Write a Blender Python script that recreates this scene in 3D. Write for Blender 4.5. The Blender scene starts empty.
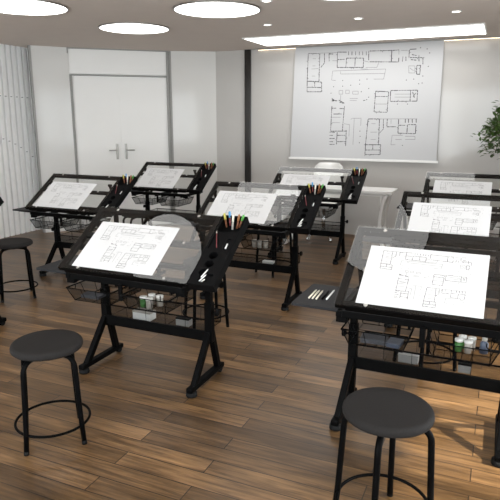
import bpy, bmesh, math, random
from math import sin, cos, pi, radians
from mathutils import Vector, Matrix, Quaternion
random.seed(7)
SC = bpy.context.scene
COL = SC.collection

# ------------------------------------------------------------------ materials
def newmat(name):
    m = bpy.data.materials.new(name); m.use_nodes = True
    nt = m.node_tree; nt.nodes.clear()
    out = nt.nodes.new('ShaderNodeOutputMaterial')
    return m, nt, out

def pbr(name, col, rough=.5, metal=0., spec=.5, noise=0., nscale=40., bump=0., coat=0.):
    m, nt, out = newmat(name)
    b = nt.nodes.new('ShaderNodeBsdfPrincipled')
    b.inputs['Base Color'].default_value = (*col, 1); b.inputs['Roughness'].default_value = rough
    b.inputs['Metallic'].default_value = metal; b.inputs['Specular IOR Level'].default_value = spec
    b.inputs['Coat Weight'].default_value = coat
    nt.links.new(b.outputs[0], out.inputs[0])
    if noise or bump:
        tc = nt.nodes.new('ShaderNodeTexCoord'); n = nt.nodes.new('ShaderNodeTexNoise')
        n.inputs['Scale'].default_value = nscale; n.inputs['Detail'].default_value = 4
        nt.links.new(tc.outputs['Object'], n.inputs['Vector'])
        if noise:
            r = nt.nodes.new('ShaderNodeValToRGB')
            r.color_ramp.elements[0].position = .3; r.color_ramp.elements[1].position = .7
            r.color_ramp.elements[0].color = (*[c * (1 - noise) for c in col], 1)
            r.color_ramp.elements[1].color = (*[min(1, c * (1 + noise)) for c in col], 1)
            nt.links.new(n.outputs['Fac'], r.inputs[0]); nt.links.new(r.outputs[0], b.inputs['Base Color'])
        if bump:
            bp = nt.nodes.new('ShaderNodeBump'); bp.inputs['Strength'].default_value = bump
            bp.inputs['Distance'].default_value = .002
            nt.links.new(n.outputs['Fac'], bp.inputs['Height']); nt.links.new(bp.outputs[0], b.inputs['Normal'])
    return m

def emit(name, col, st):
    m, nt, out = newmat(name)
    e = nt.nodes.new('ShaderNodeEmission'); e.inputs[0].default_value = (*col, 1); e.inputs[1].default_value = st
    nt.links.new(e.outputs[0], out.inputs[0]); return m

def glassmat(name, tint, boost):
    # thin architectural glass: see-through body plus a mirror layer following Fresnel
    m, nt, out = newmat(name)
    t = nt.nodes.new('ShaderNodeBsdfTransparent'); t.inputs[0].default_value = (*tint, 1)
    g = nt.nodes.new('ShaderNodeBsdfGlossy'); g.inputs['Roughness'].default_value = .0
    f = nt.nodes.new('ShaderNodeFresnel'); f.inputs['IOR'].default_value = 1.5
    ge = nt.nodes.new('ShaderNodeNewGeometry')
    inv = nt.nodes.new('ShaderNodeMath'); inv.operation = 'SUBTRACT'; inv.inputs[0].default_value = 1
    nt.links.new(ge.outputs['Backfacing'], inv.inputs[1])
    mu = nt.nodes.new('ShaderNodeMath'); mu.operation = 'MULTIPLY'
    nt.links.new(f.outputs[0], mu.inputs[0]); nt.links.new(inv.outputs[0], mu.inputs[1])
    m2 = nt.nodes.new('ShaderNodeMath'); m2.operation = 'MULTIPLY'; m2.inputs[1].default_value = boost; m2.use_clamp = True
    nt.links.new(mu.outputs[0], m2.inputs[0])
    mx = nt.nodes.new('ShaderNodeMixShader')
    nt.links.new(m2.outputs[0], mx.inputs[0]); nt.links.new(t.outputs[0], mx.inputs[1]); nt.links.new(g.outputs[0], mx.inputs[2])
    nt.links.new(mx.outputs[0], out.inputs[0]); return m

def meshmat(name, col, alpha):
    # fine woven wire: part see-through
    m, nt, out = newmat(name)
    t = nt.nodes.new('ShaderNodeBsdfTransparent')
    d = nt.nodes.new('ShaderNodeBsdfDiffuse'); d.inputs[0].default_value = (*col, 1)
    mx = nt.nodes.new('ShaderNodeMixShader'); mx.inputs[0].default_value = alpha
    nt.links.new(t.outputs[0], mx.inputs[1]); nt.links.new(d.outputs[0], mx.inputs[2])
    nt.links.new(mx.outputs[0], out.inputs[0]); return m

def floormat():
    m, nt, out = newmat('walnut_planks'); N = nt.nodes.new; L = nt.links.new
    tc = N('ShaderNodeTexCoord')
    def brick(bias, c1, c2, mort):
        b = N('ShaderNodeTexBrick'); b.offset = .37; b.offset_frequency = 2; b.squash = 1
        b.inputs['Scale'].default_value = 1; b.inputs['Brick Width'].default_value = PLANK_L
        b.inputs['Row Height'].default_value = PLANK_W; b.inputs['Mortar Size'].default_value = mort
        b.inputs['Mortar Smooth'].default_value = .1; b.inputs['Bias'].default_value = bias
        b.inputs['Color1'].default_value = (*c1, 1); b.inputs['Color2'].default_value = (*c2, 1)
        b.inputs['Mortar'].default_value = (.02, .012, .008, 1)
        L(tc.outputs['Object'], b.inputs['Vector']); return b
    b1 = brick(0, WOOD_A, WOOD_B, .0024)
    rnd = brick(0, (0, 0, 0), (1, 1, 1), 0)
    # per-plank offset makes grain differ from plank to plank
    off = N('ShaderNodeVectorMath'); off.operation = 'SCALE'; L(rnd.outputs['Color'], off.inputs[0]); off.inputs['Scale'].default_value = 17
    add = N('ShaderNodeVectorMath'); add.operation = 'ADD'; L(tc.outputs['Object'], add.inputs[0]); L(off.outputs[0], add.inputs[1])
    mp = N('ShaderNodeMapping'); mp.inputs['Scale'].default_value = (1.6, 26, 1); L(add.outputs[0], mp.inputs['Vector'])
    n1 = N('ShaderNodeTexNoise'); n1.inputs['Scale'].default_value = 2.2; n1.inputs['Detail'].default_value = 7; n1.inputs['Roughness'].default_value = .62; n1.inputs['Distortion'].default_value = .6
    L(mp.outputs[0], n1.inputs['Vector'])
    mp2 = N('ShaderNodeMapping'); mp2.inputs['Scale'].default_value = (.7, 3.2, 1); L(add.outputs[0], mp2.inputs['Vector'])
    n2 = N('ShaderNodeTexNoise'); n2.inputs['Scale'].default_value = 2.6; n2.inputs['Detail'].default_value = 3; L(mp2.outputs[0], n2.inputs['Vector'])
    r1 = N('ShaderNodeValToRGB'); r1.color_ramp.elements[0].position = .32; r1.color_ramp.elements[1].position = .72
    r1.color_ramp.elements[0].color = (.42, .40, .38, 1); r1.color_ramp.elements[1].color = (1.38, 1.36, 1.32, 1)
    L(n1.outputs['Fac'], r1.inputs[0])
    r2 = N('ShaderNodeValToRGB'); r2.color_ramp.elements[0].position = .3; r2.color_ramp.elements[1].position = .7
    r2.color_ramp.elements[0].color = (.62, .60, .58, 1); r2.color_ramp.elements[1].color = (1.25, 1.25, 1.25, 1)
    L(n2.outputs['Fac'], r2.inputs[0])
    def mul(a, b):
        x = N('ShaderNodeMix'); x.data_type = 'RGBA'; x.blend_type = 'MULTIPLY'; x.inputs[0].default_value = 1
        x.clamp_result = False
        L(a, x.inputs[6]); L(b, x.inputs[7]); return x.outputs[2]
    c = mul(mul(b1.outputs['Color'], r1.outputs[0]), r2.outputs[0])
    p = N('ShaderNodeBsdfPrincipled'); L(c, p.inputs['Base Color'])
    p.inputs['Specular IOR Level'].default_value = .45
    rr = N('ShaderNodeMapRange'); rr.inputs['To Min'].default_value = .27; rr.inputs['To Max'].default_value = .42
    L(n1.outputs['Fac'], rr.inputs['Value']); L(rr.outputs[0], p.inputs['Roughness'])
    bp = N('ShaderNodeBump'); bp.inputs['Strength'].default_value = .25; bp.inputs['Distance'].default_value = .002
    L(n1.outputs['Fac'], bp.inputs['Height']); L(bp.outputs[0], p.inputs['Normal'])
    L(p.outputs[0], out.inputs[0]); return m

# tunables ----------------------------------------------------------------
PLANK_L, PLANK_W = 1.1, .104
WOOD_A, WOOD_B = (.086, .0475, .0195), (.228, .132, .061)
LAMP, PANEL, COVE, SUN, DAY = 4.3, 4.8, 7.0, 12.0, 8.3
EXPO = 0.0
GLASS = 1.1
THICK=[[97,60,181,65],[181,65,185,308],[185,308,99,302],[99,302,97,60],[99,302,102,397],[102,397,209,399],[209,399,204,314],[204,314,99,302],[154,309,156,357],[102,356,207,362],[214,66,218,146],[218,146,191,189],[247,68,251,139],[250,72,279,74],[370,63,306,59],[306,59,310,191],[310,191,490,199],[490,199,489,120],[489,120,372,114],[372,114,370,194],[309,124,359,123],[432,117,432,193],[383,58,385,90],[407,60,408,91],[432,61,433,93],[457,63,458,94],[480,64,481,95],[504,65,506,97],[521,63,524,144],[527,63,680,67],[680,67,726,65],[531,153,724,164],[674,72,675,157],[283,460,312,484],[333,475,376,505],[284,483,326,479],[583,403,669,410],[669,410,667,585],[667,585,580,581],[580,581,583,403],[585,448,667,450],[682,400,855,401],[855,401,855,492],[855,492,683,492],[683,492,682,400],[811,403,811,494],[824,416,839,466],[829,458,843,425],[674,67,674,156],[722,129,722,166],[748,121,746,163],[767,123,769,161],[786,68,787,132],[790,65,831,64],[793,132,875,137],[875,137,878,195],[849,115,852,169],[840,198,869,199],[840,198,841,268],[841,268,862,272],[862,272,863,199],[800,149,838,155],[805,108,837,118],[287,527,287,752],[287,752,398,750],[375,528,370,751],[301,598,360,598],[288,546,319,546],[342,550,376,550],[284,473,324,483],[339,493,371,503],[397,741,399,883],[334,761,334,875],[338,847,399,845],[335,789,396,788],[279,761,318,761],[281,790,307,790],[282,819,321,818],[283,848,310,847],[285,873,323,872],[543,642,619,642],[619,642,623,868],[623,868,535,870],[535,870,543,642],[535,870,535,958],[535,958,637,955],[637,955,638,868],[638,868,614,868],[585,869,586,915],[537,917,640,914],[645,642,649,729],[649,729,624,766],[671,642,671,710],[671,710,734,709],[745,645,746,764],[746,764,858,768],[858,768,859,690],[859,690,804,691],[804,691,804,763],[750,696,790,696],[788,641,789,674],[809,641,810,674],[832,641,834,674],[857,641,859,674]]
THIN=[[181,61,306,63],[274,131,310,133],[490,142,525,156],[592,164,581,203],[581,203,506,200],[304,303,275,299],[275,299,279,220],[279,220,641,218],[641,218,631,302],[631,302,565,300],[336,248,636,256],[473,210,521,214],[335,226,336,248],[132,106,155,108],[131,169,154,170],[132,258,155,259],[126,196,177,194],[332,391,357,392],[357,392,359,423],[359,423,333,423],[333,423,332,391],[378,389,403,390],[403,390,404,419],[404,419,379,419],[379,419,378,389],[427,399,465,400],[465,400,466,426],[466,426,428,425],[428,425,427,399],[409,463,464,463],[410,480,458,481],[345,432,345,501],[585,513,664,514],[709,431,806,433],[710,456,807,458],[720,69,721,103],[733,70,778,71],[789,199,828,201],[828,201,830,259],[830,259,792,257],[792,257,789,199],[796,216,823,242],[379,684,418,693],[418,693,418,797],[423,646,438,636],[438,636,495,636],[495,636,495,702],[448,636,449,872],[292,627,353,627],[294,675,351,675],[619,642,864,641],[696,645,697,682],[734,865,705,866],[705,866,709,783],[709,783,779,782],[732,820,774,819],[794,791,857,790],[857,790,858,817],[858,817,795,818],[567,683,596,683],[563,758,609,757],[568,823,602,822]]
DOTS=[[353,305],[470,305],[520,298],[292,357],[276,413],[411,347],[472,340],[535,379],[486,405],[538,453],[506,481],[526,475],[355,354],[856,56],[898,68],[915,101],[912,209],[882,286],[779,315],[859,348],[880,343],[826,309],[732,515],[796,516],[492,749],[495,796],[493,853],[780,870],[513,480]]
M = dict(
    black=pbr('black_powder_coat', (.0022, .0022, .0023), .5, 0, .05, bump=.05, nscale=300),
    plastic=pbr('black_plastic', (.004, .004, .0043), .55, 0, .06, bump=.08, nscale=500),
    wheel=pbr('black_rubber', (.005, .005, .005), .7, 0, .2),
    cushion=pbr('charcoal_vinyl', (.021, .0195, .019), .7, 0, .08, noise=.08, nscale=120, bump=.15),
    shelf=pbr('charcoal_laminate', (.022, .022, .024), .6, 0, .12, noise=.06, nscale=60),
    silver=pbr('brushed_steel', (.62, .61, .59), .3, 1., noise=.04, nscale=200),
    chrome=pbr('chrome', (.75, .75, .75), .12, 1., noise=.02, nscale=50),
    nickel=pbr('satin_nickel', (.33, .32, .30), .35, 1., noise=.05, nscale=200),
    paper=pbr('white_paper', (.66, .66, .665), .9, 0, .1, noise=.01, nscale=30),
    ink=pbr('grey_ink', (.17, .17, .175), .9, 0, .1, noise=.25, nscale=300),
    ink_light=pbr('pale_grey_ink', (.30, .30, .31), .9, 0, .1, noise=.2, nscale=300),
    screen=pbr('projection_fabric', (.54, .54, .548), .95, 0, .05, noise=.008, nscale=200),
    screen_ink=pbr('dark_ink', (.07, .07, .075), .9, 0, .1, noise=.4, nscale=60),
    screen_thin=pbr('mid_grey_ink', (.27, .27, .28), .9, 0, .1, noise=.25, nscale=60),
    white=pbr('white_lacquer', (.80, .79, .77), .25, 0, .5, noise=.01, nscale=10),
    whitep=pbr('white_plastic', (.82, .82, .80), .4, 0, .5, noise=.02, nscale=60),
    wall=pbr('gloss_grey_panel', (.485, .468, .448), .10, 0, .40, noise=.012, nscale=.8),
    wallw=pbr('gloss_white_panel', (.64, .63, .61), .09, 0, .25, noise=.012, nscale=.8),
    door=pbr('white_satin_paint', (.80, .79, .77), .35, 0, .4, noise=.01, nscale=3),
    plain=pbr('matt_white_paint', (.80, .79, .77), .8, 0, .2, noise=.015, nscale=8),
    slat=pbr('white_slat', (.94, .94, .93), .55, 0, .3, noise=.02, nscale=12),
    seam=pbr('grey_clip', (.25, .25, .25), .5, noise=.1, nscale=50),
    ceiling=pbr('taupe_ceiling_paint', (.66, .585, .53), .85, 0, .2, noise=.015, nscale=6),
    post=pbr('black_glass_post', (.018, .016, .015), .12, 0, .5, noise=.1, nscale=6),
    alu=pbr('grey_aluminium', (.27, .265, .25), .5, .2, noise=.05, nscale=40),
    leaf=pbr('ficus_leaf', (.048, .092, .018), .45, 0, .4, noise=.45, nscale=7),
    bark=pbr('bark', (.12, .08, .05), .85, noise=.3, nscale=40, bump=.5),
    soil=pbr('soil', (.05, .035, .025), .95, noise=.4, nscale=60),
    pot=pbr('white_glazed_pot', (.75, .74, .72), .3, noise=.02, nscale=10),
    mesh=meshmat('black_wire_mesh', (.005, .005, .005), .36),
    glass=glassmat('clear_glass', (.955, .965, .96), GLASS),
    pane=glassmat('window_glass', (.97, .98, .98), 1.),
    floor=floormat(),
    lamp=emit('lamp_diffuser', (1, .985, .955), LAMP),
    panel=emit('panel_diffuser', (1, .985, .955), PANEL),
    cove=emit('warm_led', (1, .78, .55), COVE),
    spot=emit('spot_led', (1, .95, .86), 4.),
    yellow=pbr('yellow_plastic', (.55, .50, .10), .4, noise=.05), blue=pbr('blue_plastic', (.09, .30, .55), .4, noise=.05),
    green=pbr('green_plastic', (.10, .36, .08), .4, noise=.05), brown=pbr('brown_wood', (.20, .07, .03), .5, noise=.1),
    red=pbr('red_wood', (.16, .025, .03), .5, noise=.1), grey=pbr('grey_plastic', (.42, .40, .36), .45, noise=.05),
    orange=pbr('orange_plastic', (.34, .15, .06), .4, noise=.05), ivory=pbr('ivory_paint', (.82, .78, .66), .5, noise=.03),
    bluegrey=pbr('blue_grey_card', (.075, .08, .095), .7, noise=.06), slate=pbr('slate_blue_plastic', (.07, .09, .14), .45, noise=.06),
    leafgreen=pbr('green_plastic_band', (.06, .20, .05), .5, noise=.05), card=pbr('grey_card', (.33, .32, .31), .7, noise=.04),
)

# ------------------------------------------------------------------ geometry
class MB:
    """collects shapes, becomes one mesh object"""
    def __init__(s): s.bm = bmesh.new(); s.mi = 0
    def _new(s, geom_faces):
        for f in geom_faces: f.material_index = s.mi
    def hull8(s, P):
        v = [s.bm.verts.new(p) for p in P]
        fs = [s.bm.faces.new([v[i] for i in q]) for q in ((0, 3, 2, 1), (4, 5, 6, 7), (0, 1, 5, 4), (1, 2, 6, 5), (2, 3, 7, 6), (3, 0, 4, 7))]
        s._new(fs); return v, fs
    def box(s, a, b, f=None, bev=0):
        x0, y0, z0 = a; x1, y1, z1 = b
        P = [(x0, y0, z0), (x1, y0, z0), (x1, y1, z0), (x0, y1, z0), (x0, y0, z1), (x1, y0, z1), (x1, y1, z1), (x0, y1, z1)]
        if f: P = [f(*p) for p in P]
        v, fs = s.hull8(P)
        if bev:
            es = list({e for q in fs for e in q.edges})
            r = bmesh.ops.bevel(s.bm, geom=es, offset=bev, segments=2, profile=.6, affect='EDGES', clamp_overlap=True)
            s._new(r['faces'])
        return s
    def beam(s, p, q, w, h, up=(0, 0, 1), bev=0):
        p, q = Vector(p), Vector(q); d = (q - p).normalized(); u = Vector(up)
        r = d.cross(u).normalized(); u = r.cross(d).normalized()
        P = []
        for c in (p, q):
            P += [c - r * w / 2 - u * h / 2, c + r * w / 2 - u * h / 2, c + r * w / 2 + u * h / 2, c - r * w / 2 + u * h / 2]
        v, fs = s.hull8(P)
        if bev:
            es = list({e for q_ in fs for e in q_.edges})
            rr = bmesh.ops.bevel(s.bm, geom=es, offset=bev, segments=2, profile=.6, affect='EDGES', clamp_overlap=True); s._new(rr['faces'])
        return s
    def tube(s, pts, r, n=10, closed=False, caps=True):
        pts = [Vector(p) for p in pts]; K = len(pts); rings = []
        prev = None
        for i, p in enumerate(pts):
            if closed: d = pts[(i + 1) % K] - pts[i - 1]
            elif i == 0: d = pts[1] - p
            elif i == K - 1: d = p - pts[i - 1]
            else: d = (pts[i + 1] - p).normalized() + (p - pts[i - 1]).normalized()
            d.normalize()
            if prev is None:
                a = Vector((0, 0, 1)) if abs(d.z) < .9 else Vector((1, 0, 0)); u = d.cross(a).normalized()
            else: u = (prev - d * prev.dot(d)).normalized()
            prev = u; w = d.cross(u); rad = r[i] if isinstance(r, (list, tuple)) else r
            rings.append([s.bm.verts.new(p + (u * cos(2 * pi * k / n) + w * sin(2 * pi * k / n)) * rad) for k in range(n)])
        fs = []
        for i in range(K if closed else K - 1):
            A, B = rings[i], rings[(i + 1) % K]
            for k in range(n): 
                f = s.bm.faces.new((A[k], A[(k + 1) % n], B[(k + 1) % n], B[k])); f.smooth = True; fs.append(f)
        if caps and not closed:
            fs.append(s.bm.faces.new(rings[0][::-1])); fs.append(s.bm.faces.new(rings[-1]))
        s._new(fs); return s
    def lathe(s, prof, n=32, f=None, o=(0, 0, 0), smooth=True):
        rings = []; fs = []
        F = f or (lambda x, y, z: (x, y, z))
        for r, z in prof:
            if r <= 1e-6: rings.append([s.bm.verts.new(F(o[0], o[1], o[2] + z))])
            else: rings.append([s.bm.verts.new(F(o[0] + r * cos(2 * pi * k / n), o[1] + r * sin(2 * pi * k / n), o[2] + z)) for k in range(n)])
        for A, B in zip(rings, rings[1:]):
            for k in range(n):
                k2 = (k + 1) % n
                if len(A) == 1 and len(B) == 1: continue
                if len(A) == 1: q = (A[0], B[k2], B[k])
                elif len(B) == 1: q = (A[k], A[k2], B[0])
                else: q = (A[k], A[k2], B[k2], B[k])
                fc = s.bm.faces.new(q); fc.smooth = smooth; fs.append(fc)
        s._new(fs); return s
    def disc(s, o, r, h, n=24, f=None):
        return s.lathe([(0, 0), (r, 0), (r, h), (0, h)], n, f, o, False)
    def cyl(s, p, q, r, n=12): return s.tube([p, q], r, n)
    def build(s, name, mats, parent=None, fixn=True):
        if fixn: bmesh.ops.recalc_face_normals(s.bm, faces=s.bm.faces[:])
        me = bpy.data.meshes.new(name); s.bm.to_mesh(me); s.bm.free()
        for m in (mats if isinstance(mats, (list, tuple)) else [mats]): me.materials.append(M[m])
        o = bpy.data.objects.new(name, me); COL.objects.link(o)
        if parent: o.parent = parent
        return o

def tag(o, label=None, cat=None, group=None, kind=None):
    if label: o['label'] = label
    if cat: o['category'] = cat
    if group: o['group'] = group
    if kind: o['kind'] = kind
    return o
def empty(name, loc=(0, 0, 0), rz=0):
    o = bpy.data.objects.new(name, None); o.location = loc; o.rotation_euler = (0, 0, rz); o.empty_display_size = .1
    COL.objects.link(o); return o
KIDS = {}
def children(o): return [c for c in COL.objects if c.parent == o]
def copy_tree(o, parent=None, skip=()):
    c = o.copy(); COL.objects.link(c)
    c.parent = parent
    for ch in children(o):
        if ch.name.split('.')[0] in skip: continue
        copy_tree(ch, c, skip)
    return c
def struct(mb, name, mat, parent=None):
    o = mb.build(name, mat, parent)
    if not parent: o['kind'] = 'structure'
    return o
def rotz(v, a): return Vector((v[0] * cos(a) - v[1] * sin(a), v[0] * sin(a) + v[1] * cos(a), v[2]))

# ------------------------------------------------------------------ room
H0 = 2.48
XL, XR, YR, YB = -6.04, 1.70, -1.3, 7.55
struct(MB().box((XL - .2, YR - .2, -.06), (XR + .2, YB + .2, 0)), 'floor', 'floor')
struct(MB().box((XL - .2, YR - .2, H0), (XR + .2, YB + .2, H0 + .08)), 'ceiling', 'ceiling')
struct(MB().box((-3.86, YB, 0), (XR + .1, YB + .12, H0)), 'wall_back', 'wall')
struct(MB().box((XL - .12, YR, 0), (XL, 6.6, H0)), 'wall_left', 'plain')
# rear wall (behind the viewpoint) with tall windows added to brighten the room
RX0, RX1, RZ0, RZ1 = XL + .4, XR - .3, .45, 2.34
w = MB(); w.box((XL - .12, YR - .12, 0), (XR + .12, YR, RZ0)); w.box((XL - .12, YR - .12, RZ1), (XR + .12, YR, H0))
w.box((XL - .12, YR - .12, RZ0), (RX0, YR, RZ1)); w.box((RX1, YR - .12, RZ0), (XR + .12, YR, RZ1))
struct(w, 'wall_rear', 'plain')
w = empty('added_rear_window', (0, YR, 0)); w['kind'] = 'structure'
fr = MB()
for x in [RX0 + .03 + i * (RX1 - RX0 - .06) / 6 for i in range(7)]: fr.box((x - .03, -.09, RZ0), (x + .03, -.03, RZ1))
for z in (RZ0 + .02, RZ1 - .02): fr.box((RX0, -.09, z - .02), (RX1, -.03, z + .02))
fr.build('window_frame', 'white', w)
MB().box((RX0, -.063, RZ0), (RX1, -.057, RZ1)).build('window_pane', 'pane', w)
# right wall with a long window
WY0, WY1, WZ0, WZ1 = 1.4, 4.3, .12, 2.32
w = MB(); w.box((XR, YR, 0), (XR + .12, YB + .12, WZ0)); w.box((XR, YR, WZ1), (XR + .12, YB + .12, H0))
w.box((XR, YR, WZ0), (XR + .12, WY0, WZ1)); w.box((XR, WY1, WZ0), (XR + .12, YB + .12, WZ1))
struct(w, 'wall_right', 'plain')
w = empty('window_1', (XR, 0, 0)); w['kind'] = 'structure'
fr = MB()
for y in [WY0 + .025 + i * (WY1 - WY0 - .05) / 4 for i in range(5)]: fr.box((.03, y - .025, WZ0), (.09, y + .025, WZ1))
for z in (WZ0 + .02, WZ1 - .02): fr.box((.03, WY0, z - .02), (.09, WY1, z + .02))
fr.build('window_frame', 'alu', w)
MB().box((.055, WY0, WZ0), (.061, WY1, WZ1)).build('window_pane', 'pane', w)

# faceted corner between the slatted wall and the back wall
A0 = Vector((-5.73, 5.97)); A1 = Vector((-5.451, 6.318)); A2 = Vector((-4.423, 7.221)); A3 = Vector((-3.86, 7.55))
def facet(p, q, z0, z1, d0, d1):
    """box along p->q; d0..d1 is depth behind the room face (positive = away from room)"""
    d = (q - p).normalized(); n = Vector((-d.y, d.x)); L = (q - p).length
    return lambda s, t, z: (p.x + d.x * s + n.x * t, p.y + d.y * s + n.y * t, z)
def fbox(mb, p, q, s0, s1, t0, t1, z0, z1, bev=0):
    f = facet(p, q, 0, 0, 0, 0); mb.box((s0, t0, z0), (s1, t1, z1), f, bev); return mb
LD = (A2 - A1).length
B0 = Vector((-6.14, 5.55))
struct(fbox(MB(), A0, A1, -.02, (A1 - A0).length, 0, .1, 0, H0), 'wall_corner', 'wallw')
struct(fbox(MB(), A2, A3, 0, (A3 - A2).length + .02, 0, .1, 0, H0), 'wall_corner', 'wallw')
struct(MB().box((XL - .12, 6.55, 0), (-5.45, 6.65, H0)), 'wall_corner', 'plain')  # hidden filler added to block light leaking in behind the corner panel
struct(fbox(MB(), A1, A2, -.05, LD + .05, .085, .14, 0, H0), 'wall_corner', 'plain')  # hidden backing added to stop light leaking through the door gaps
# door wall: two leaves, transom panel, aluminium frame
dr = empty('door_1', (A1.x, A1.y, 0), math.atan2(A2.y - A1.y, A2.x - A1.x)); dr['kind'] = 'structure'
DH = 2.12
MB().box((0, .02, DH + .025), (LD - .02, .07, H0 - .012)).build('transom', 'door', dr)
for sgn, s0, s1 in ((-1, .035, .6495), (1, .6505, LD - .045)):
    lf = MB().box((s0, .03, .008), (s1, .07, DH)).build('door_leaf', 'door', dr)
    hx = .648 + sgn * .062
    h = MB().box((hx - .017, .018, .985), (hx + .017, .03, 1.205), None, .004)
    h.cyl((hx, .02, 1.115), (hx, -.03, 1.115), .010); h.tube([(hx, -.03, 1.115), (hx + sgn * .02, -.034, 1.115), (hx + sgn * .115, -.034, 1.115)], .0085)
    h.cyl((hx, .019, 1.03), (hx, .010, 1.03), .009)
    h.build('door_handle', 'nickel', lf)
fr = MB()
fr.box((-.04, -.002, 0), (-.014, .075, DH)); fr.box((-.014, .012, 0), (.006, .075, DH + .012)); fr.box((.006, -.002, 0), (.030, .075, DH + .012))
fr.box((LD - .048, -.002, 0), (LD - .022, .075, H0 - .006)); fr.box((LD - .022, .012, 0), (LD - .008, .075, H0 - .006)); fr.box((LD - .008, -.008, 0), (LD + .020, .08, H0 - .002))
fr.box((0, -.002, DH), (LD - .03, .075, DH + .014)); fr.box((-.03, -.002, H0 - .014), (LD, .075, H0 - .001))
fr.box((-.04, -.004, H0 - .075), (-.022, .07, H0)); fr.box((-.012, -.004, H0 - .075), (.004, .07, H0))
fr.build('door_frame', 'alu', dr)
# black post on the back wall
struct(MB().box((-3.395, YB - .035, 0), (-3.305, YB, H0), None, .004), 'trim_1', 'post')
# thin grey edge between slats and corner panel
struct(fbox(MB(), A0, A1, -.045, -.02, -.01, .1, 0, H0), 'trim_2', 'alu')
# slatted wall: vertical fins whose depth swells and sinks in a wave
sl = MB(); 
yy = 2.6; nseg = 14
def fin_depth(y, z): return .055 + .009 * sin(y * 3.1 + z * 1.2) + .004 * sin(z * 3.0 - y)
while yy < 6.32:
    pr = [(fin_depth(yy, H0 * i / nseg), H0 * i / nseg) for i in range(nseg + 1)]
    for (d0, z0), (d1, z1) in zip(pr, pr[1:]):
        sl.hull8([(-.03, yy - .034, z0), (d0, yy - .031, z0), (d0, yy + .031, z0), (-.03, yy + .034, z0), (-.03, yy - .034, z1), (d1, yy - .031, z1), (d1, yy + .031, z1), (-.03, yy + .034, z1)])
    sl.mi = 1
    for zc in (1.85 - .02 * (yy - 5), 1.33 - .55 * max(0, yy - 5.35) ** 2 - .10 * max(0, 5.35 - yy)):
        dep = fin_depth(yy, zc)
        sl.box((dep - .004, yy - .024, zc - .004), (dep + .002, yy + .005, zc + .004))
    sl.mi = 0
    yy += .094
struct(sl, 'trim_3', ['slat', 'seam']).location = (XL, 0, 0)
bpy.data.objects['trim_3'].name = 'trim_3'
# warm led strip where ceiling meets the back wall
cv = empty('cove_light', (0, YB, H0)); tag(cv, 'slim warm light strip along the ceiling edge over the back wall', 'light')
MB().box((-3.2, -.05, -.014), (XR - .05, -.02, -.001)).build('channel', 'alu', cv)
MB().box((-3.19, -.028, -.0165), (XR - .06, -.022, -.0145)).build('diffuser', 'cove', cv)

# ceiling lamps
def round_lamp(x, y, r, label):
    t = empty('ceiling_light', (x, y, H0)); tag(t, label, 'ceiling light', 'round ceiling lights')
    MB().lathe([(r, -.001), (r + .012, -.001), (r + .012, -.012), (r, -.012), (r, -.001)], 64, None, (0, 0, 0), False).build('trim_ring', 'nickel', t)
    MB().disc((0, 0, -.010), r, .008, 64).build('diffuser', 'lamp', t)
round_lamp(-3.662, 5.297, .355, 'glowing round ceiling light in full view above the double doors')
round_lamp(-2.39, 4.715, .37, 'glowing round ceiling light at the top edge, nearest the long ceiling panel')
round_lamp(-3.85, 3.93, .37, 'glowing round ceiling light cut off by the top left corner')
round_lamp(-2.64, 2.72, .36, 'round ceiling light seen only as reflection in the front left glass tabletop')
round_lamp(-.80, 3.10, .36, 'round ceiling light seen only as reflection in the front right glass tabletop')
round_lamp(-1.16, 4.40, .36, 'round ceiling light mirrored in the second table of the right column')
t = empty('ceiling_panel', (-1.605, 6.805, H0)); tag(t, 'long white rectangular light panel in the ceiling before the screen', 'ceiling light')
fr = MB()
hx, hy = 1.315, .365
for a, b in (((-hx - .015, -hy - .015), (hx + .015, -hy)), ((-hx - .015, hy), (hx + .015, hy + .015)), ((-hx - .015, -hy), (-hx, hy)), ((hx, -hy), (hx + .015, hy))):
    fr.box((*a, -.014), (*b, -.001))
fr.build('frame', 'white', t); MB().box((-hx, -hy, -.011), (hx, hy, -.002)).build('diffuser', 'panel', t)
for x, y, wh in ((-2.302, 5.66, 'leftmost of the row of three, above the middle table'), (-1.371, 5.66, 'middle of the row of three'), (-.492, 5.66, 'rightmost of the row of three'), (-1.86, 4.55, 'at the top edge beside the big round light')):
    t = empty('downlight', (x, y, H0)); tag(t, 'small recessed ceiling spotlight, ' + wh, 'downlight', 'small ceiling spotlights')
    MB().lathe([(.034, -.001), (.05, -.001), (.047, -.008), (.034, -.006), (.034, -.001)], 28).build('trim_ring', 'white', t)
    MB().disc((0, 0, -.005), .034, .004, 24).build('lens', 'spot', t)

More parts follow.
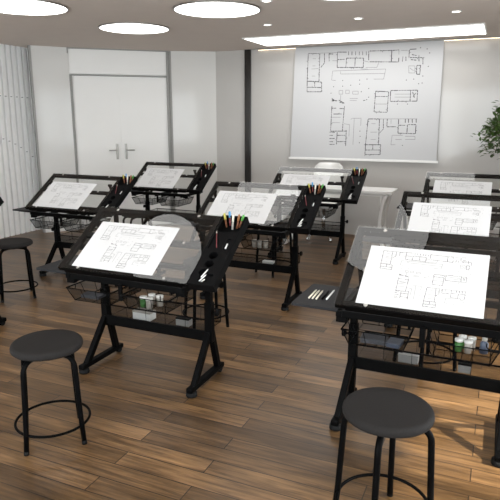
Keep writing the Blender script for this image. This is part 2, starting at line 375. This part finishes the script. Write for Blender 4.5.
# ------------------------------------------------------------------ floor-plan drawing
def drawing(mb, f, W, Hh, wk, wt, mk, mt, dot):
    """strips in the plane; f(u*W, v*Hh) -> 3d point, v measured downwards"""
    def strip(a, b, w, mi):
        ax, ay, bx, by = a[0] * W / 1000, a[1] * Hh / 1000, b[0] * W / 1000, b[1] * Hh / 1000
        dx, dy = bx - ax, by - ay; l = math.hypot(dx, dy) or 1; nx, ny = -dy / l * w / 2, dx / l * w / 2
        v = [mb.bm.verts.new(f(*p)) for p in ((ax + nx, ay + ny), (bx + nx, by + ny), (bx - nx, by - ny), (ax - nx, ay - ny))]
        mb.bm.faces.new(v).material_index = mi
    rd = random.Random(3)
    for a, b, c, d in THICK:
        # wall lines broken by many small openings, with short ticks here and there
        L = math.hypot((c - a) * W, (d - b) * Hh) / W
        n = max(1, round(L / 17))
        for i in range(n):
            t0 = i / n; t1 = (i + (1 if n < 2 else rd.choice((1, .86, .84, .78)))) / n
            strip((a + (c - a) * t0, b + (d - b) * t0), (a + (c - a) * t1, b + (d - b) * t1), wk * rd.choice((1, 1, .7)), mk)
            if rd.random() < .16 and n > 2:
                x, y = a + (c - a) * t0, b + (d - b) * t0; k = rd.choice((-1, 1)) * 9
                if abs(c - a) > abs(d - b): strip((x, y), (x, y + k * W / Hh), wt, mk)
                else: strip((x, y), (x + k, y), wt, mk)
    for a, b, c, d in THIN: strip((a, b), (c, d), wt, mt)
    for u, v in DOTS:
        strip((u - 500 * dot / W, v), (u + 500 * dot / W, v), dot, mk)

# projection screen hanging in front of the back wall
SX0, SX1, SZ0, SZ1 = -2.70, -.755, 1.03, H0 - .004
sc = empty('projection_screen', ((SX0 + SX1) / 2, YB - .03, SZ0)); tag(sc, 'white pull-down screen showing a black floor plan drawing on the back wall', 'screen')
hw = (SX1 - SX0) / 2; SH = SZ1 - SZ0
def flare(x, y, z): k = z / SH; return (x * (1 - .030 * k) + .020 * k, y, z)
mb = MB().box((-hw, -.002, 0), (hw, .002, SH), flare)
bmesh.ops.recalc_face_normals(mb.bm, faces=mb.bm.faces[:])
drawing(mb, lambda u, v: flare(-hw + u, -.0026, SH - v), 2 * hw, SH, .0095, .006, 1, 2, .011)
mb.build('fabric', ['screen', 'screen_ink', 'screen_thin'], sc, False)
MB().box((-hw - .022, -.012, -.026), (hw + .022, .012, .004), None, .004).build('bottom_bar', 'white', sc)
# ------------------------------------------------------------------ drafting table
TW_, TD, TI, TZ, TRW = .8421, .5085, radians(34.2), .7332, .155
def TP(x, s, n): return (x, s * cos(TI) - n * sin(TI), TZ + s * sin(TI) + n * cos(TI))

def boolean_mesh(base, cutters):
    """solid minus cutters -> mesh datablock"""
    bo = base.build('tray_tmp', 'plastic')
    tmp = []
    for c in cutters:
        co = c.build('cut_tmp', 'plastic'); tmp.append(co)
        m = bo.modifiers.new('b', 'BOOLEAN'); m.operation = 'DIFFERENCE'; m.object = co; m.solver = 'EXACT'
    dg = bpy.context.evaluated_depsgraph_get(); dg.update()
    me = bpy.data.meshes.new_from_object(bo.evaluated_get(dg))
    for o in tmp + [bo]:
        d = o.data; bpy.data.objects.remove(o); bpy.data.meshes.remove(d)
    return me

def mesh_basket(name, x0, x1, y0, y1, z0, z1, parent, tap=.03, cell=.05, hor=True, wr=.0010):
    """wire basket: rim rod, woven sides, slightly tapered, wires following the weave"""
    bx0, bx1, by0, by1 = x0 + tap, x1 - tap, y0 + tap, y1 - tap
    b = empty(name) ; b.parent = parent
    T = [(x0, y0), (x1, y0), (x1, y1), (x0, y1)]; B = [(bx0, by0), (bx1, by0), (bx1, by1), (bx0, by1)]
    sh = MB()
    for i in range(4):
        j = (i + 1) % 4
        v = [sh.bm.verts.new((*B[i], z0)), sh.bm.verts.new((*B[j], z0)), sh.bm.verts.new((*T[j], z1)), sh.bm.verts.new((*T[i], z1))]
        sh.bm.faces.new(v)
    sh.bm.faces.new([sh.bm.verts.new((*p, z0)) for p in B])
    sh.build('woven_wall', 'mesh', b)
    rod = MB()
    rod.tube([(*p, z1) for p in T], .0046, 6, True); rod.tube([(*p, z0) for p in B], .003, 6, True)
    for i in range(4): rod.cyl((*B[i], z0), (*T[i], z1), .0028, 6)
    wv = MB() if hor else rod
    for i in range(4):
        j = (i + 1) % 4; L = math.hypot(T[j][0] - T[i][0], T[j][1] - T[i][1]); n = int(L / cell)
        for k in range(1, n):
            f = k / n
            p = [B[i][c] + (B[j][c] - B[i][c]) * f for c in (0, 1)]; q = [T[i][c] + (T[j][c] - T[i][c]) * f for c in (0, 1)]
            wv.cyl((*p, z0), (*q, z1), wr, 5)
        for f in ((.33, .66) if hor else ()):
            p = [B[i][c] + (T[i][c] - B[i][c]) * f for c in (0, 1)]; q = [B[j][c] + (T[j][c] - B[j][c]) * f for c in (0, 1)]
            z = z0 + (z1 - z0) * f; wv.cyl((*p, z), (*q, z), wr, 5)
    n = int((bx1 - bx0) / cell)
    for k in range(1, n): x = bx0 + (bx1 - bx0) * k / n; wv.cyl((x, by0, z0), (x, by1, z0), wr, 5)
    n = int((by1 - by0) / cell)
    for k in range(1, n): y = by0 + (by1 - by0) * k / n; wv.cyl((bx0, y, z0), (bx1, y, z0), wr, 5)
    if hor: wv.build('wire_grid', 'black', b)
    rod.build('rim_wire', 'black', b)
    return b

LX, RX = .003, .755
def make_table():
    t = empty('drafting_table')
    # tilted top: steel rails under a sheet of glass
    top = MB(); f = TP; rb = -.032; rt = -.0062
    top.box((0, 0, rb), (.034, TD, rt), f, .004); top.box((TW_ - .034, 0, rb), (TW_, TD, rt), f, .004)
    top.box((.034, TD - .036, rb), (TW_ - .034, TD, rt), f, .003); top.box((.034, 0, rb), (TW_ - .034, .03, rt), f, .003)
    top.box((.034, .258, rb + .004), (TW_ - .034, .292, rt), f, .003)
    to = top.build('top_frame', 'black', t)
    MB().box((-.003, -.004, -.006), (TW_ + .001, TD + .002, 0), f, .0008).build('glass_top', 'glass', t)
    for x in (.14, .70):
        for s in (.0145, .275, TD - .02):
            MB().lathe([(0, .0012), (.0085, .0012), (.0095, .0004), (.0095, .0002)], 16, f, (x, s, 0)).build('glass_clip', 'silver', t)
    # paper ledge along the front edge
    MB().box((.05, -.010, -.03), (TW_ - .03, -.002, .002), f, .001).build('front_ledge', 'black', t)
    # pencil tray on the right
    x0 = TW_ + .003; x1 = TW_ + TRW
    base = MB().box((x0, 0, -.045), (x1, TD, .004))
    cut = []
    for s in (.202, .141):
        cut.append(MB().disc((TW_ + .072, s, -.040), .0255, .06, 28))
    cut.append(MB().disc((TW_ + .066, .080, -.014), .027, .06, 28))
    cut.append(MB().box((x0 + .05, .02, -.010), (x1 - .03, .075, .02)))
    cut.append(MB().box((x0 + .014, .385, -.041), (x1 - .012, TD - .010, .02)))
    cut.append(MB().box((x0 + .012, .25, -.004), (x1 - .055, .385, .02)))
    cut.append(MB().box((x1 - .048, .25, -.004), (x1 - .03, .33, .02)))
    me = boolean_mesh(base, cut)
    for v in me.vertices: v.co = f(*v.co)
    me.name = 'pencil_tray'
    tr = bpy.data.objects.new('pencil_tray', me); COL.objects.link(tr); tr.parent = t
    # base frame that carries top, drawers and legs
    bf = MB(); z = .672
    bf.beam((-.0, .095, z - .014), (RX + .02, .095, z - .014), .03, .034, bev=.003); bf.beam((.0, .47, z), (RX + .02, .47, z), .03, .03, bev=.003)
    for x in (LX, RX): bf.beam((x, .075, z - .012), (x, .50, z - .012), .03, .03, bev=.003)
    bf.beam((.385, .10, z - .01), (.385, .47, z - .01), .03, .014)
    bf.beam((.385, .06, z - .015), (.385, .06, z - .11), .022, .012, (0, 1, 0)); bf.beam((.385, .45, z - .015), (.385, .45, z - .11), .022, .012, (0, 1, 0))
    bf.build('base_frame', 'black', t)
    MB().box((-.012, .082, .615), (.042, .112, .66), None, .005).build('front_bracket', 'black', t)
    MB().box((RX - .03, .082, .625), (RX + .025, .112, .66), None, .005).build('front_bracket', 'black', t)
    # tilt struts
    for x in (LX + .02, RX - .01):
        s = MB(); q = TP(x, .40, -.03); s.beam((x, .47, z), q, .012, .024, (1, 0, 0)); s.cyl((x - .014, q[1], q[2]), (x + .02, q[1], q[2]), .012)
        s.build('tilt_strut', 'black', t)
    # drawers and their rails
    for k, (a, b) in enumerate(((.03, .335), (.405, .70))):
        for xx in (a + .012, b - .012): MB().beam((xx, .10, .632), (xx, .47, .632), .012, .016).build('drawer_rail', 'black', t)
        d = mesh_basket('wire_drawer', a, b, .03, .39, .525, .604, t, .03, .095, False, .0019)
        for xx in (a + .05, b - .05):
            for y0_, y1_ in ((.05, .03), (.37, .385)):
                MB().tube([(xx, y0_, .628), (xx, y0_, .612), (xx + .012, y1_, .604)], .003, 6).build('hanger', 'black', d)
    # leg assemblies
    for x, sg in ((LX, -1), (RX, 1)):
        c = MB(); c.beam((x, .405, .27), (x, .405, .66), .036, .036, (0, 1, 0), .004); c.build('column', 'black', t)
        sv = MB(); sv.beam((x, .405, .25), (x, .405, .50), .046, .048, (0, 1, 0), .006); sv.build('height_sleeve', 'black', t)
        xf = x - (.022 if sg < 0 else .006)
        for ya, yb in ((.205, .392), (.517, .424)):
            MB().beam((xf, ya, .035), (x, yb, .31), .034, .038, (0, 1, 0), .005).build('leg', 'black', t)
        fb = MB(); fb.beam((xf, .155, .043), (xf, .57, .043), .042, .030, bev=.008); fb.build('foot_bar', 'black', t)
        p = MB(); p.lathe([(0, 0), (.030, 0), (.033, .006), (.031, .026), (.012, .031), (0, .031)], 20, None, (xf, .185, 0)); p.build('foot_pad', 'wheel', t)
        cs = MB(); cs.tube([(xf - .011, .54, .024), (xf + .011, .54, .024)], .024, 18); cs.box((xf - .016, .525, .02), (xf - .012, .555, .048)); cs.box((xf + .012, .525, .02), (xf + .016, .555, .048))
        cs.build('caster', 'wheel', t)
        k = MB(); k.tube([(x, .405, .44), (x + sg * .048, .405, .44)], .006, 8); k.tube([(x + sg * .040, .405, .44), (x + sg * .046, .405, .44), (x + sg * .058, .405, .44), (x + sg * .062, .405, .44)], [.012, .020, .020, .014], 14)
        k.build('height_knob', 'plastic', t)
    # shelf between the legs
    MB().box((LX + .01, .382, .258), (RX - .01, .398, .322), None, .003).build('crossbar', 'black', t)
    mesh_basket('shelf_rim', LX + .02, RX - .02, .40, .60, .308, .388, t, .004, .12, False, .0014)
    # side shelf on the left
    s = MB(); R = .012; xa, xb, ya, yb, z0, z1 = -.232, -.004, .068, .43, .672, .684
    P = [(xb, ya), (xb, yb), ]
    P += [(xa + R - R * sin(a), yb - R + R * cos(a)) for a in [i * pi / 2 / 5 for i in range(6)]]
    P += [(xa + R - R * cos(a), ya + R - R * sin(a)) for a in [i * pi / 2 / 5 for i in range(6)]]
    vb = [s.bm.verts.new((x, y, z0)) for x, y in P]; vt = [s.bm.verts.new((x, y, z1)) for x, y in P]
    s.bm.faces.new(vb[::-1]); s.bm.faces.new(vt)
    for i in range(len(P)): j = (i + 1) % len(P); s.bm.faces.new((vb[i], vb[j], vt[j], vt[i]))
    s.build('side_shelf', 'shelf', t)
    for y in (.10, .38): MB().beam((LX, y, .665), (-.17, y, .668), .02, .008).build('shelf_bracket', 'black', t)
    return t

TABLES = [  # name key, x, y, label, where-phrase
    ('A', -2.2541, 2.4015, 'black glass drafting table standing in the front row, left of centre, behind a round stool', 'front left table'),
    ('B', -.6376, 2.3939, 'black glass drafting table nearest the camera on the right, pencils on its side shelf', 'front right table'),
    ('C', -4.123, 4.0256, 'black glass drafting table beside the white slatted wall', 'table beside the slatted wall'),
    ('D', -4.1669, 5.7439, 'black glass drafting table directly in front of the white double doors', 'table before the double doors'),
    ('E', -2.2883, 4.0282, 'black glass drafting table in the middle of the room, behind the front left one', 'table in the middle of the room'),
    ('F', -2.3144, 5.6859, 'black glass drafting table in front of the white chair and white desk', 'table before the white desk'),
    ('G', -.6622, 3.984, 'black glass drafting table second in the right-hand column, behind the nearest one', 'second table on the right'),
    ('H', -.6929, 5.6781, 'black glass drafting table last in the right-hand column, near the plant', 'last table on the right near the plant'),
    ('I', -4.155, 2.46, 'black drafting table almost wholly cut off by the left edge', 'table at the left edge'),
]
proto = make_table()
for i, (k, x, y, lab, wh) in enumerate(TABLES):
    o = proto if i == 0 else copy_tree(proto)
    o.location = (x, y, 0); tag(o, lab, 'drafting table', 'drafting tables in rows')

# drawing sheets lying on the glass
PX0, PX1, PS0, PS1 = .0933, .6275, .0194, .3795
def make_paper():
    mb = MB().box((PX0, PS0, .0012), (PX1, PS1, .0018), TP)
    bmesh.ops.recalc_face_normals(mb.bm, faces=mb.bm.faces[:])
    W = PX1 - PX0; Hh = PS1 - PS0
    drawing(mb, lambda u, v: TP(PX0 + W * .03 + u * .95, PS1 - Hh * .02 - v * .95, .0022), W, Hh, .0028, .0018, 1, 2, .0028)
    return mb.build('floor_plan_sheet', ['paper', 'ink', 'ink_light'], None, False)
pp = make_paper()
for i, (k, x, y, lab, wh) in enumerate(t for t in TABLES if t[0] != 'I'):
    o = pp if i == 0 else pp.copy()
    if i: COL.objects.link(o)
    o.location = (x, y, 0); tag(o, 'floor plan sheet on the ' + wh, 'paper', 'floor plan sheets')

# things in the pencil trays (only trays that the photo shows)
def marker_proto(name, body, cap, L=.080, r=.0065):
    t = empty(name)
    MB().tube([(0, 0, 0), (0, 0, L * .55)], r * .86, 10).build('barrel', body, t)
    MB().tube([(0, 0, L * .55), (0, 0, L * .97), (0, 0, L)], [r, r, r * .6], 10).build('cap', cap, t)
    return t
KINDS = [('marker', 'brown', 'yellow', 'yellow capped marker', .034, .455, (-16, 10)), ('marker', 'red', 'blue', 'blue capped marker', .050, .470, (-6, 6)),
         ('pen', 'grey', 'ivory', 'pale grey pen', .075, .440, (2, 4)), ('marker', 'brown', 'orange', 'orange brown marker', .098, .452, (8, 6)), ('marker', 'brown', 'green', 'green capped marker', .108, .462, (24, -6))]
protos = {}
for k, x, y, lab, wh in TABLES:
    if k not in 'ACDEF': continue
    for nm, body, cap, what, dx, s, (tx, ty) in KINDS:
        if what not in protos: protos[what] = o = marker_proto(nm, body, cap)
        else: o = copy_tree(protos[what])
        p = TP(TW_ + .003 + dx, s, -.038)
        o.location = (x + p[0], y + p[1], p[2]); o.rotation_euler = (radians(-ty), radians(tx), 0)
        tag(o, what + ' standing in the tray of the ' + wh, nm, 'pens in the pencil trays')
    # red pencil and small white stick lying in the groove, erasers at the front
    def lay(nm, mats, what, a, b, r, n=6):
        key = what
        d = (Vector(b) - Vector(a)); L = d.length
        if key not in protos:
            o = empty(nm)
            MB().tube([(0, 0, 0), (0, 0, L * .84)], r, n).build('shaft', mats[0], o); MB().tube([(0, 0, L * .84), (0, 0, L)], [r, r * .25], n).build('tip', mats[1], o)
            protos[key] = o
        else: o = copy_tree(protos[key])
        o.rotation_euler = d.to_track_quat('Z', 'Y').to_euler(); o.location = (x + a[0], y + a[1], a[2])
        tag(o, what + ' in the tray of the ' + wh, nm.replace('_', ' '), 'sticks in the pencil trays')
    lay('pencil', ('red', 'ivory'), 'dark red pencil lying', TP(TW_ + .064, .262, .001), TP(TW_ + .020, .378, .008), .0028)
    lay('eraser_stick', ('whitep', 'grey'), 'short white eraser lying', TP(x1_ := TW_ + TRW - .039, .262, .000), TP(x1_, .300, .000), .0045, 8)
    for e, (a, b) in enumerate(((TP(TW_ + .060, .054, -.004), TP(TW_ + .086, .102, .010)), (TP(TW_ + .059, .028, -.0055), TP(TW_ + .086, .070, .004)), (TP(TW_ + .070, .023, -.0055), TP(TW_ + .088, .045, -.003)))):
        lay('chalk_stick', ('whitep', 'whitep'), ('uppermost', 'middle', 'shortest')[e] + ' white stick leaning', a, b, .0036, 8)

# pencils on the side shelf of the front right table
TB = (-.6376, 2.3939)
for i, (a, b, mt, what) in enumerate((((-.172, .165), (-.178, .315), 'ivory', 'leftmost of three ivory pencils side by side'), ((-.154, .165), (-.162, .315), 'ivory', 'middle one of three ivory pencils side by side'),
        ((-.134, .163), (-.144, .315), 'ivory', 'rightmost of three ivory pencils side by side'), ((-.108, .175), (-.116, .320), 'black', 'black pencil between the ivory pencils'), ((-.086, .180), (-.092, .345), 'whitep', 'single white pencil lying apart, nearest the glass top'))):
    o = empty('pencil', (TB[0] + a[0], TB[1] + a[1], .6885))
    L = math.hypot(b[0] - a[0], b[1] - a[1]); o.rotation_euler = (pi / 2, 0, math.atan2(b[1] - a[1], b[0] - a[0]) - pi / 2); 
    MB().tube([(0, 0, 0), (0, 0, -L * .86)], .0045, 8).build('shaft', mt, o); MB().tube([(0, 0, -L * .86), (0, 0, -L)], [.0045, .001], 8).build('tip', 'grey' if mt != 'black' else 'black', o)
    tag(o, what + ' on the dark side shelf at right', 'pencil', 'pencils on the side shelf')

# ------------------------------------------------------------------ things in the drawers and on the shelves
def bottle(x, y, z, h, r, body, cap, label):
    o = empty('bottle', (x, y, z))
    MB().lathe([(0, 0), (r, 0), (r, h * .62), (r * .55, h * .75), (r * .5, h * .8), (0, h * .8)], 18).build('body', body, o)
    MB().lathe([(0, h * .78), (r * .62, h * .78), (r * .62, h), (0, h)], 16).build('cap', cap, o)
    tag(o, label, 'bottle', 'small bottles in the wire drawers')
def tub(x, y, z, h, r, body, lid, label):
    o = empty('jar', (x, y, z)); MB().lathe([(0, 0), (r * .9, 0), (r, h * .8), (0, h * .8)], 20).build('body', body, o)
    MB().lathe([(0, h * .8), (r * 1.08, h * .8), (r * 1.08, h), (0, h)], 20).build('lid', lid, o); tag(o, label, 'jar', 'paint jars in the wire drawers')
def carton(x, y, z, a, b, h, mt, lidm, label, rz=0, cat='box'):
    o = empty('box', (x, y, z), rz); MB().box((-a / 2, -b / 2, 0), (a / 2, b / 2, h * .82), None, .003).build('body', mt, o)
    MB().box((-a / 2 - .002, -b / 2 - .002, h * .82), (a / 2 + .002, b / 2 + .002, h), None, .003).build('lid', lidm, o); tag(o, label, cat)
DZ = .5285
bx, by = TB
for i, (dx, dy, wh) in enumerate(((.535, .17, 'front left'), (.575, .165, 'front right'), (.548, .215, 'rear left'), (.588, .21, 'rear right'))):
    tub(bx + dx, by + dy, DZ, .058, .017, 'grey' if i % 2 else 'leafgreen', 'whitep', f'white lidded paint jar, {wh} of four in the front right table drawer')
bottle(bx + .64, by + .19, DZ, .075, .018, 'slate', 'grey', 'slate blue bottle beside the white lidded jars in the right drawer')
carton(bx + .165, by + .13, DZ, .12, .08, .024, 'bluegrey', 'bluegrey', 'flat blue grey box in the left drawer of the front right table', .05)
carton(bx + .262, by + .12, DZ, .06, .08, .022, 'slate', 'slate', 'small dark blue box beside the flat blue grey box', -.1)
carton(bx + .285, by + .46, .312, .10, .05, .045, 'card', 'card', 'grey box on the lower shelf of the front right table, left part', 0)
carton(bx + .56, by + .45, .312, .06, .05, .05, 'card', 'plastic', 'small grey box with a black lid on the lower shelf at right', 0)
ax, ay = -2.2541, 2.4015
for i, (dx, dy, wh) in enumerate(((.50, .11, 'front left'), (.545, .10, 'front right'), (.52, .165, 'rear left'), (.575, .16, 'rear right'))):
    tub(ax + dx, ay + dy, DZ, .06, .019, 'leafgreen' if i == 0 else 'grey', 'whitep', f'pale lidded paint jar, {wh} of four in the front left table drawer')
carton(ax + .13, ay + .14, DZ, .12, .08, .02, 'bluegrey', 'bluegrey', 'flat grey box in the left drawer of the front left table', .05)
carton(ax + .265, ay + .45, .312, .13, .07, .055, 'whitep', 'grey', 'white box on the lower shelf of the front left table', 0)
carton(ax + .555, ay + .45, .312, .09, .05, .05, 'card', 'plastic', 'small grey box with a dark lid on the front left table shelf', 0)
ex, ey = -2.2883, 4.0282
for i, (dx, dy, wh) in enumerate(((.50, .12, 'left'), (.55, .11, 'middle'), (.60, .12, 'right'))):
    tub(ex + dx, ey + dy, DZ, .06, .019, 'grey', 'grey', f'grey paint jar, {wh} of three in the drawer of the middle table')
carton(ex + .49, ey + .46, .312, .10, .05, .02, 'whitep', 'whitep', 'flat white box on the lower shelf of the middle table', 0)
fx, fy = -2.3144, 5.6859
for i, (dx, dy, wh) in enumerate(((.48, .12, 'left'), (.54, .11, 'right'))):
    tub(fx + dx, fy + dy, DZ, .06, .019, 'grey', 'grey', f'grey paint jar, {wh} of two in the drawer before the white desk')

# ------------------------------------------------------------------ stools
def make_stool():
    t = empty('stool'); R = .168; z1 = .509; th = .041
    prof = [(0, z1 - th)]
    prof += [(R - .014 + .014 * sin(a), z1 - th + .014 - .014 * cos(a)) for a in [i * pi / 2 / 5 for i in range(6)]]
    prof += [(R - .02 + .02 * cos(a), z1 - .022 + .02 * sin(a)) for a in [i * pi / 2 / 5 for i in range(6)]]
    prof += [(R * .6, z1 - .0005), (0, z1)]
    MB().lathe(prof, 56).build('seat', 'cushion', t)
    MB().disc((0, 0, z1 - th - .008), R - .03, .010, 32).build('seat_plate', 'black', t)
    for a in (0, pi / 2, pi, 3 * pi / 2):
        pts = [(.02, 0, z1 - th - .018), (.108, 0, z1 - th - .018)]
        pts += [(.108 + .055 * sin(b), 0, z1 - th - .018 - .055 * (1 - cos(b))) for b in [i * pi / 2 / 6 for i in range(1, 7)]]
        pts += [(.178, 0, .11), (.187, 0, .010)]
        MB().tube([rotz(p, a) for p in pts], .0125, 12).build('leg', 'black', t)
        MB().tube([rotz(p, a) for p in [(.1875, 0, 0), (.1865, 0, .02)]], .0125, 12).build('foot_cap', 'wheel', t)
    MB().tube([(.176 * cos(2 * pi * k / 48), .176 * sin(2 * pi * k / 48), .096) for k in range(48)], .0068, 8, True).build('foot_ring', 'black', t)
    return t
STOOLS = [(-1.930, 1.949, 0, 'round black stool in the lower left foreground'), (-.305, 1.968, 0, 'round black stool nearest the camera, in front of the front right table'),
          (-3.862, 3.600, .1, 'round black stool near the left edge, before the table at the slatted wall'), (-1.99, 3.67, 0, 'round black stool behind the front left table, seen through its glass'),
          (-2.05, 5.27, .3, 'round black stool behind the middle table, only thin legs showing'), (-3.78, 5.35, .2, 'round black stool before the table at the double doors, arched legs showing'),
          (-.34, 3.55, 0, 'round black stool behind the front right table, mostly hidden by it'), (-.37, 5.25, 0, 'round black stool farthest on the right, before the last table')]
st = make_stool()
for i, (x, y, a, lab) in enumerate(STOOLS):
    o = st if i == 0 else copy_tree(st)
    o.location = (x, y, 0); o.rotation_euler = (0, 0, a); tag(o, lab, 'stool', 'round stools at the drafting tables')

# ------------------------------------------------------------------ teacher's desk, chair, plant
d = empty('desk', (-1.85, 6.72, 0)); tag(d, 'white desk with curved pale legs under the projection screen', 'desk')
MB().box((-.72, -.20, .705), (.74, .20, .74), None, .008).build('desktop', 'white', d)
MB().box((-.66, -.16, .675), (.69, .16, .705)).build('apron', 'white', d)
for x in (-.60, .62):
    for y in (-.15, .15):
        pts = [(x + .06 * (2 * u - .95) ** 2 - .01, y, .69 - .67 * u) for u in [i / 12 for i in range(13)]]
        g = MB(); g.tube(pts, .024, 10); g.build('leg', 'white', d)
    MB().box((x - .02, -.15, .30), (x + .0, .15, .68), None, .003).build('end_panel', 'whitep', d)
    MB().beam((x + .03, -.19, .014), (x + .03, .19, .014), .05, .026, bev=.006).build('foot', 'chrome', d)

c = empty('swivel_chair', (-2.08, 7.13, 0)); tag(c, 'white office chair on casters behind the white desk', 'chair')
sh = MB(); prof = []
nu, nv = 10, 12; G = []
for j in range(nv + 1):
    v = j / nv; row = []
    z = .47 + .515 * v; half = .205 * (1 - .06 * v) * (1 - .32 * max(0, (v - .8) / .2) ** 3)
    for i in range(nu + 1):
        u = -1 + 2 * i / nu
        row.append((half * u, .16 + .05 * v - .05 * u * u, z))
    G.append(row)
for off in (0, .035):
    V = [[sh.bm.verts.new((p[0], p[1] + off, p[2])) for p in row] for row in G]
    for j in range(nv):
        for i in range(nu):
            fc = sh.bm.faces.new((V[j][i], V[j][i + 1], V[j + 1][i + 1], V[j + 1][i])); fc.smooth = True
    if off == 0: V0 = V
edge = lambda V: V[0] + [r[-1] for r in V[1:]] + V[-1][-2::-1] + [r[0] for r in V[-2:0:-1]]
E0, E1 = edge(V0), edge(V)
for i in range(len(E0)): j = (i + 1) % len(E0); sh.bm.faces.new((E0[i], E0[j], E1[j], E1[i]))
sh.build('backrest', 'white', c)
MB().box((-.22, -.22, .43), (.22, .20, .485), None, .022).build('seat', 'white', c)
MB().cyl((0, 0, .08), (0, 0, .43), .025, 14).build('gas_lift', 'chrome', c)
sp = MB()
for k in range(5):
    a = 2 * pi * k / 5 + .35; sp.tube([(0, 0, .10), (.14 * cos(a), .14 * sin(a), .09), (.25 * cos(a), .25 * sin(a), .062)], [.022, .018, .013], 8)
sp.build('star_base', 'chrome', c)
for k in range(5):
    a = 2 * pi * k / 5 + .35; p = Vector((.25 * cos(a), .25 * sin(a), .026)); n = Vector((-sin(a), cos(a), 0)) * .016
    MB().tube([p - n, p + n], .026, 14).build('caster', 'chrome', c)
for s in (-1, 1): MB().tube([(s * .2, .05, .45), (s * .25, .05, .52), (s * .25, .02, .64), (s * .25, -.14, .65)], .012, 8).build('armrest', 'chrome', c)

pl = empty('potted_plant', (.12, 6.85, 0)); tag(pl, 'leafy green potted tree at the right edge before the back wall', 'plant')
MB().lathe([(0, 0), (.14, 0), (.19, .36), (.195, .38), (.175, .38), (.17, .34), (0, .34)], 36).build('pot', 'pot', pl)
MB().lathe([(0, .345), (.168, .345), (0, .352)], 24).build('soil', 'soil', pl)
rd = random.Random(11)
tk = MB(); tk.tube([(0, 0, .33), (.012, .005, .6), (-.01, .01, .9), (.0, .0, 1.15), (.01, 0, 1.5)], [.028, .024, .022, .018, .008], 10)
tips = []
for k in range(64):
    a = rd.uniform(0, 2 * pi); zs = rd.uniform(1.0, 1.42); el = rd.uniform(-.6, 1.35); r = .345
    e = Vector((cos(a) * cos(el) * r * rd.uniform(.7, 1.05), sin(a) * cos(el) * r * rd.uniform(.7, 1.05), 1.335 + sin(el) * r * 1.08))
    s0 = Vector((0, 0, zs)); mid = (s0 + e) / 2 + Vector((0, 0, .05))
    tk.tube([s0, mid, e], [.006, .004, .002], 5); tips.append((s0, mid, e))
tk.build('trunk', 'bark', pl)
lf = MB()
def leaf(p, d, up, L, w):
    d = d.normalized(); r = d.cross(up)
    if r.length < .1: r = d.cross(Vector((1, 0, 0)))
    r.normalize(); n = r.cross(d)
    m0, m1, m2 = p, p + d * L * .5 - n * L * .02, p + d * L - n * L * .12
    q = [m0, p + d * L * .3 + r * w * .45 + n * w * .14, p + d * L * .65 + r * w * .4 + n * w * .1, m2, p + d * L * .65 - r * w * .4 + n * w * .1, p + d * L * .3 - r * w * .45 + n * w * .14]
    v = [lf.bm.verts.new(x) for x in q]; vm = lf.bm.verts.new(m1)
    for a, b in ((0, 1), (1, 2), (2, 3), (3, 4), (4, 5), (5, 0)): lf.bm.faces.new((v[a], v[b], vm))
for s0, mid, e in tips:
    for i in range(36):
        t_ = rd.uniform(.35, 1.05); p = mid + (e - mid) * t_ if t_ > .4 else s0 + (mid - s0) * rd.uniform(.5, 1)
        p = p + Vector((rd.gauss(0, .035), rd.gauss(0, .035), rd.gauss(0, .035)))
        dd = (p - Vector((0, 0, 1.28))).normalized() * .7 + Vector((rd.gauss(0, .5), rd.gauss(0, .5), rd.gauss(-.1, .45)))
        leaf(p, dd, Vector((rd.gauss(0, .3), rd.gauss(0, .3), 1)), rd.uniform(.045, .072), rd.uniform(.024, .036))
lf.build('foliage', 'leaf', pl, False)

# ------------------------------------------------------------------ light and camera
wd = bpy.data.worlds.new('World'); SC.world = wd; wd.use_nodes = True
nt = wd.node_tree; nt.nodes.clear(); bg = nt.nodes.new('ShaderNodeBackground'); wo = nt.nodes.new('ShaderNodeOutputWorld')
bg.inputs[0].default_value = (.93, .97, 1, 1); bg.inputs[1].default_value = DAY; nt.links.new(bg.outputs[0], wo.inputs[0])
pl_ = bpy.data.lights.new('window_daylight', 'AREA'); pl_.shape = 'RECTANGLE'; pl_.size = WZ1 - WZ0; pl_.size_y = WY1 - WY0
pl_.cycles.is_portal = True
po = bpy.data.objects.new('window_daylight', pl_); COL.objects.link(po); po.location = (XR + .13, (WY0 + WY1) / 2, (WZ0 + WZ1) / 2)
po.rotation_euler = (0, pi / 2, 0)
pl2 = bpy.data.lights.new('added_window_portal', 'AREA'); pl2.shape = 'RECTANGLE'; pl2.size = RX1 - RX0; pl2.size_y = RZ1 - RZ0  # sky portal for the added rear windows
pl2.cycles.is_portal = True
po = bpy.data.objects.new('added_window_portal', pl2); COL.objects.link(po); po.location = ((RX0 + RX1) / 2, YR - .13, (RZ0 + RZ1) / 2)
po.rotation_euler = (pi / 2, 0, 0)
sn = bpy.data.lights.new('sun', 'SUN'); sn.energy = SUN; sn.angle = radians(2.5); sn.color = (1, .90, .74)
so = bpy.data.objects.new('sun', sn); COL.objects.link(so)
so.rotation_euler = Vector((-.262, .022, -.285)).to_track_quat('-Z', 'Y').to_euler(); so.location = (6, 2.8, 6)

cd = bpy.data.cameras.new('camera'); cd.sensor_width = 36; cd.lens = 566.33 / 500 * 36; cd.clip_start = .05
co = bpy.data.objects.new('camera', cd); COL.objects.link(co); co.location = (0, 0, 1.5479)
co.rotation_euler = (radians(90 - 13.0305), 0, radians(23.7758)); SC.camera = co
vs = SC.view_settings; vs.view_transform = 'Standard'; vs.look = 'None'; vs.exposure = EXPO; vs.gamma = 1; vs.use_curve_mapping = False
SC.cycles.max_bounces = 12; SC.cycles.transparent_max_bounces = 24; SC.cycles.use_denoising = True; SC.cycles.sample_clamp_indirect = 6
SC.cycles.caustics_reflective = False; SC.cycles.caustics_refractive = False
bpy.context.view_layer.update()
